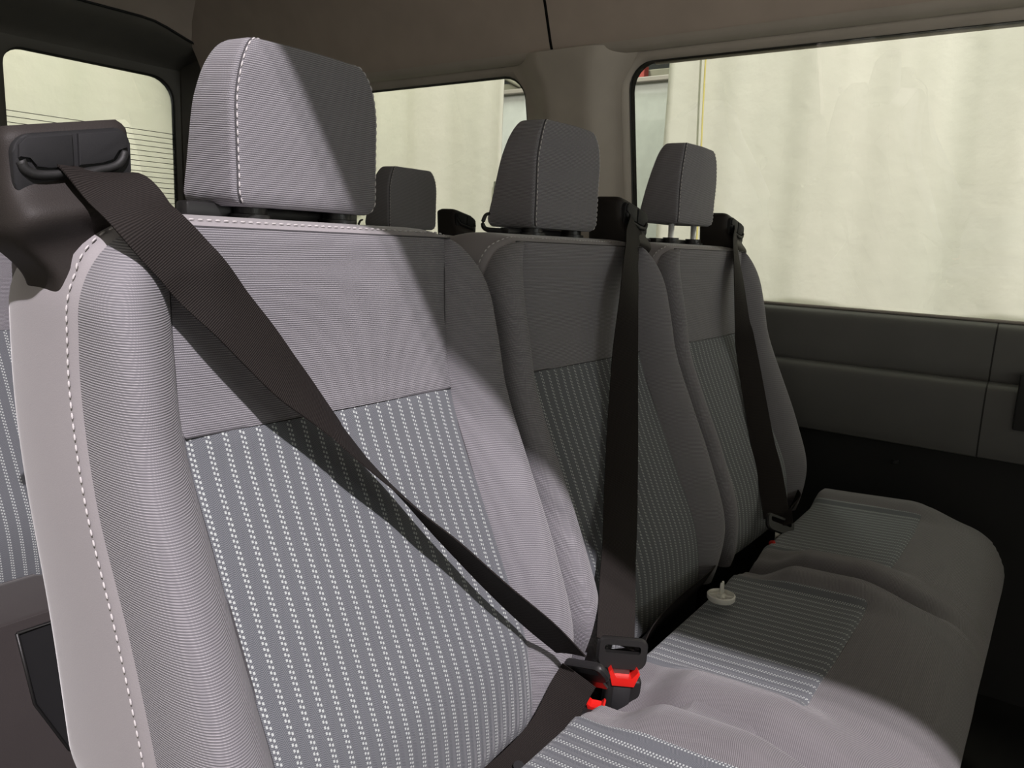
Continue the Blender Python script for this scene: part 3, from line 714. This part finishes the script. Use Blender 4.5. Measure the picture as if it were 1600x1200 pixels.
# belt of the nearest seat
b1 = empty('seat_belt', (-.222, -.005, 1.06)); off = V(b1.location)
def rel(pts, o): return [V(p)-V(o) for p in pts]
B1 = [(-.214, .010, 1.062), (-0.212, -0.010, 1.0580), (-0.2039, -0.0350, 1.0448), (-0.1986, -0.0580, 1.0259), (-0.1784, -0.0680, 1.0000), (-0.1658, -0.0720, 0.9841), (-0.1445, -0.0760, 0.9591), (-0.1232, -0.0800, 0.9338), (-0.1021, -0.0850, 0.9072), (-0.0800, -0.0900, 0.8829), (-0.0625, -0.0980, 0.8603), (-0.0531, -0.1050, 0.8462), (-0.0158, -0.1200, 0.8013), (0.0062, -0.1370, 0.7725), (0.0336, -0.1550, 0.7388), (0.0726, -0.1800, 0.6899), (0.1236, -0.2050, 0.6332), (0.1527, -0.2250, 0.5974)]
W1 = [(.98, -.1, -.15), (0.980, -0.100, -0.120), (0.911, -0.265, 0.315), (0.970, -0.086, 0.229), (0.967, -0.123, 0.223), (0.974, -0.176, 0.143), (0.988, 0.077, 0.134), (0.993, 0.119, -0.007), (0.976, 0.193, -0.103), (0.936, 0.286, -0.204), (0.873, 0.435, -0.218), (0.800, 0.573, -0.181), (0.682, 0.664, -0.306), (0.604, 0.718, -0.345), (0.472, 0.768, -0.432), (0.355, 0.813, -0.461), (0.315, 0.754, -0.576), (0.268, 0.885, -0.380)]
ribbon('webbing', rel(B1, off), W1, .047, b1)
tongue(b1, V((.178, -.232, .570))-off, (.18, .92, -.30), (-.55, .05, .85), .058, .026)
lap(b1, rel([(.168, -.228, .568), (.155, -.224, .552), (.120, -.222, .520), (.060, -.222, .510), (-.02, -.222, .515), (-.12, -.222, .520), (-.2, -.2, .50), (-.235, -.15, .44)], off), [(0.2, 1, .3), (.2, 1, .3), (.2, 1, .25), (.1, 1, .25), (0, 1, .2), (0, 1, .2), (0, 1, .1), (0, 1, .1)])
bm = bmesh.new(); tube(bm, [(.068-off.x, -.222-off.y, .509-off.z), (.066-off.x, -.224-off.y, .516-off.z)], .0055, 12); from_bm('stop_button', bm, M['inset'], b1, True, .6)
tag(b1, 'black belt crossing the nearest seat diagonally from shoulder to buckle', 'seat belt', 'seat belts of the front bench')
b2 = empty('seat_belt', (.657, 0, 1.06)); off = V(b2.location)
B2 = [(.657, .010, 1.066), (0.650, -0.008, 1.0580), (0.5743, -0.0450, 1.0305), (0.5384, -0.0640, 1.0051), (0.5006, -0.0840, 0.9553), (0.4818, -0.0940, 0.8764), (0.4529, -0.1120, 0.7977), (0.3963, -0.1450, 0.7236), (0.3351, -0.1800, 0.6651), (0.2985, -0.2000, 0.6273), (0.2286, -0.2380, 0.5816)]
W2 = [(1, 0, -.2), (0.927, 0.190, -0.323), (0.964, 0.205, -0.169), (0.982, 0.108, -0.157), (0.990, -0.084, -0.110), (0.930, -0.361, -0.062), (0.858, -0.512, -0.032), (0.812, -0.583, -0.034), (0.864, -0.501, -0.052), (0.860, -0.506, -0.067), (0.895, -0.437, -0.094)]
ribbon('webbing', rel(B2, off), W2, lambda t: .047, b2)
tongue(b2, V((.232, -.245, .572))-off, (.60, -.80, -.06), (.05, .15, 1), .057, .036)
lap(b2, rel([(.240, -.242, .574), (.262, -.236, .556), (.34, -.220, .538), (.44, -.212, .530), (.55, -.208, .528), (.63, -.19, .51), (.675, -.15, .46)], off), [(.3, -.9, .4), (.2, -.8, .6), (0, -.5, .8), (0, -.3, .9), (0, -.4, .9), (0, -.5, .8), (0, -1, .2)])
tag(b2, 'black belt hanging down the middle seat from its wall side shoulder', 'seat belt', 'seat belts of the front bench')
b3 = empty('seat_belt', (1.117, 0, 1.06)); off = V(b3.location)
B3 = [(1.114, .010, 1.066), (1.108, -0.008, 1.0580), (1.0074, -0.0500, 1.0242), (0.9675, -0.0750, 0.9699), (0.9623, -0.0920, 0.8884), (0.9730, -0.1050, 0.8223), (0.9291, -0.1600, 0.6859), (0.9051, -0.1900, 0.6236), (0.8623, -0.2250, 0.5530)]
W3 = [(1, 0, -.2), (0.936, 0.279, -0.214), (0.969, 0.199, -0.148), (0.993, -0.030, -0.118), (0.959, -0.278, -0.051), (0.802, -0.590, 0.094), (0.725, -0.674, 0.139), (0.598, -0.785, 0.160), (0.601, -0.763, 0.240)]
ribbon('webbing', rel(B3, off), W3, .047, b3)
tongue(b3, V((.846, -.236, .548))-off, (.70, -.62, -.35), (.5, .3, .75), .060, .032)
lap(b3, rel([(.845, -.236, .548), (.88, -.225, .558), (.95, -.212, .532), (1.05, -.205, .528), (1.11, -.17, .52), (1.13, -.15, .46)], off), [(.3, -.8, .4), (.1, -.8, .6), (0, -.5, .8), (0, -.4, .9), (0, -.5, .8), (0, -1, .2)])
tag(b3, 'black belt hanging down the seat beside the wall', 'seat belt', 'seat belts of the front bench')
buckle('belt_buckle', (.232, -.247, .548), (.60, -.80, -.06), (-.05, .05, 1), 'upright black buckle with red button under the middle seat belt')
buckle('belt_buckle', (.192, -.238, .524), (.35, -.93, .0), (-.25, .15, 1), 'lower black buckle with red button taking the nearest seat belt', .6)
buckle('belt_buckle', (.79, -.252, .525), (.60, -.75, -.2), (.35, .15, .9), 'dark buckle with red button between middle seat and wall seat')

# white push-in clip lying upside down on the middle cushion
zc = .552
cl = empty('plastic_clip', (.478, -.268, zc+.001)); tag(cl, 'round white plastic clip lying on the middle seat cushion', 'clip')
bm = bmesh.new()
prof = [(0, 0), (.0175, 0), (.0190, .002), (.0190, .0075), (.0172, .0085), (.0165, .0035), (.004, .0030), (0, .003)]
rows = [[bm.verts.new((r*math.cos(TAU*k/32), r*math.sin(TAU*k/32), z)) for k in range(32)] if r > 0 else None for r, z in prof]
for i in range(1, len(rows)-2):
    for k in range(32): bm.faces.new((rows[i][k], rows[i][(k+1) % 32], rows[i+1][(k+1) % 32], rows[i+1][k]))
bm.faces.new(rows[1][::-1]); bm.faces.new(rows[-2])
from_bm('disc', bm, M['white_plastic'], cl, True, .7)
for k in range(4):
    a = math.radians(20+90*k); bm = bmesh.new(); box(bm, (.0095*math.cos(a), .0095*math.sin(a), .0050), (.014, .0014, .004), Matrix.Rotation(a, 3, 'Z'), 0); from_bm('rib', bm, M['white_plastic'], cl, False)
bm = bmesh.new(); tube(bm, [(0, 0, .003), (0, 0, .008)], .006, 12); from_bm('collar', bm, M['white_plastic'], cl, True, .6)
for sg in (-1, 1):
    bm = bmesh.new(); tube(bm, [(sg*.0028, 0, .007), (sg*.0028, 0, .018), (sg*.0034, 0, .0225), (sg*.0022, 0, .0255)], lambda t: .0022-.0006*t, 8); from_bm('prong', bm, M['white_plastic'], cl)

# carpeted wheel-arch box behind the nearest seat, black plastic inset in its face
wb = empty('wheel_arch_box', (-.25, .62, .1)); tag(wb, 'dark carpeted box with black plastic inset, behind the nearest seat', 'box')
bm = bmesh.new(); prism(bm, rrect(-.33, .28, .0, .432, (.09, .09, .002, .002), 6), (0, -.22, 0), (1, 0, 0), (0, 0, 1), (0, 1, 0), .13, .012, 3)
from_bm('carpet_cover', bm, M['carpet'], wb, True, .8)
bm = bmesh.new(); pl = [(.116, .418), (.225, .418), (.225, .17), (.166, .232), (.130, .315)]
bm.faces.new([bm.verts.new((a, -.2215, b)) for a, b in pl])
ex = bmesh.ops.inset_region(bm, faces=bm.faces[:], thickness=.004, depth=.0); 
from_bm('plastic_inset', bm, M['inset'], wb, False)
bm = bmesh.new(); tube(bm, [(a, -.222, b) for a, b in pl+[pl[0]]], .0022, 6); from_bm('inset_rim', bm, M['black'], wb)
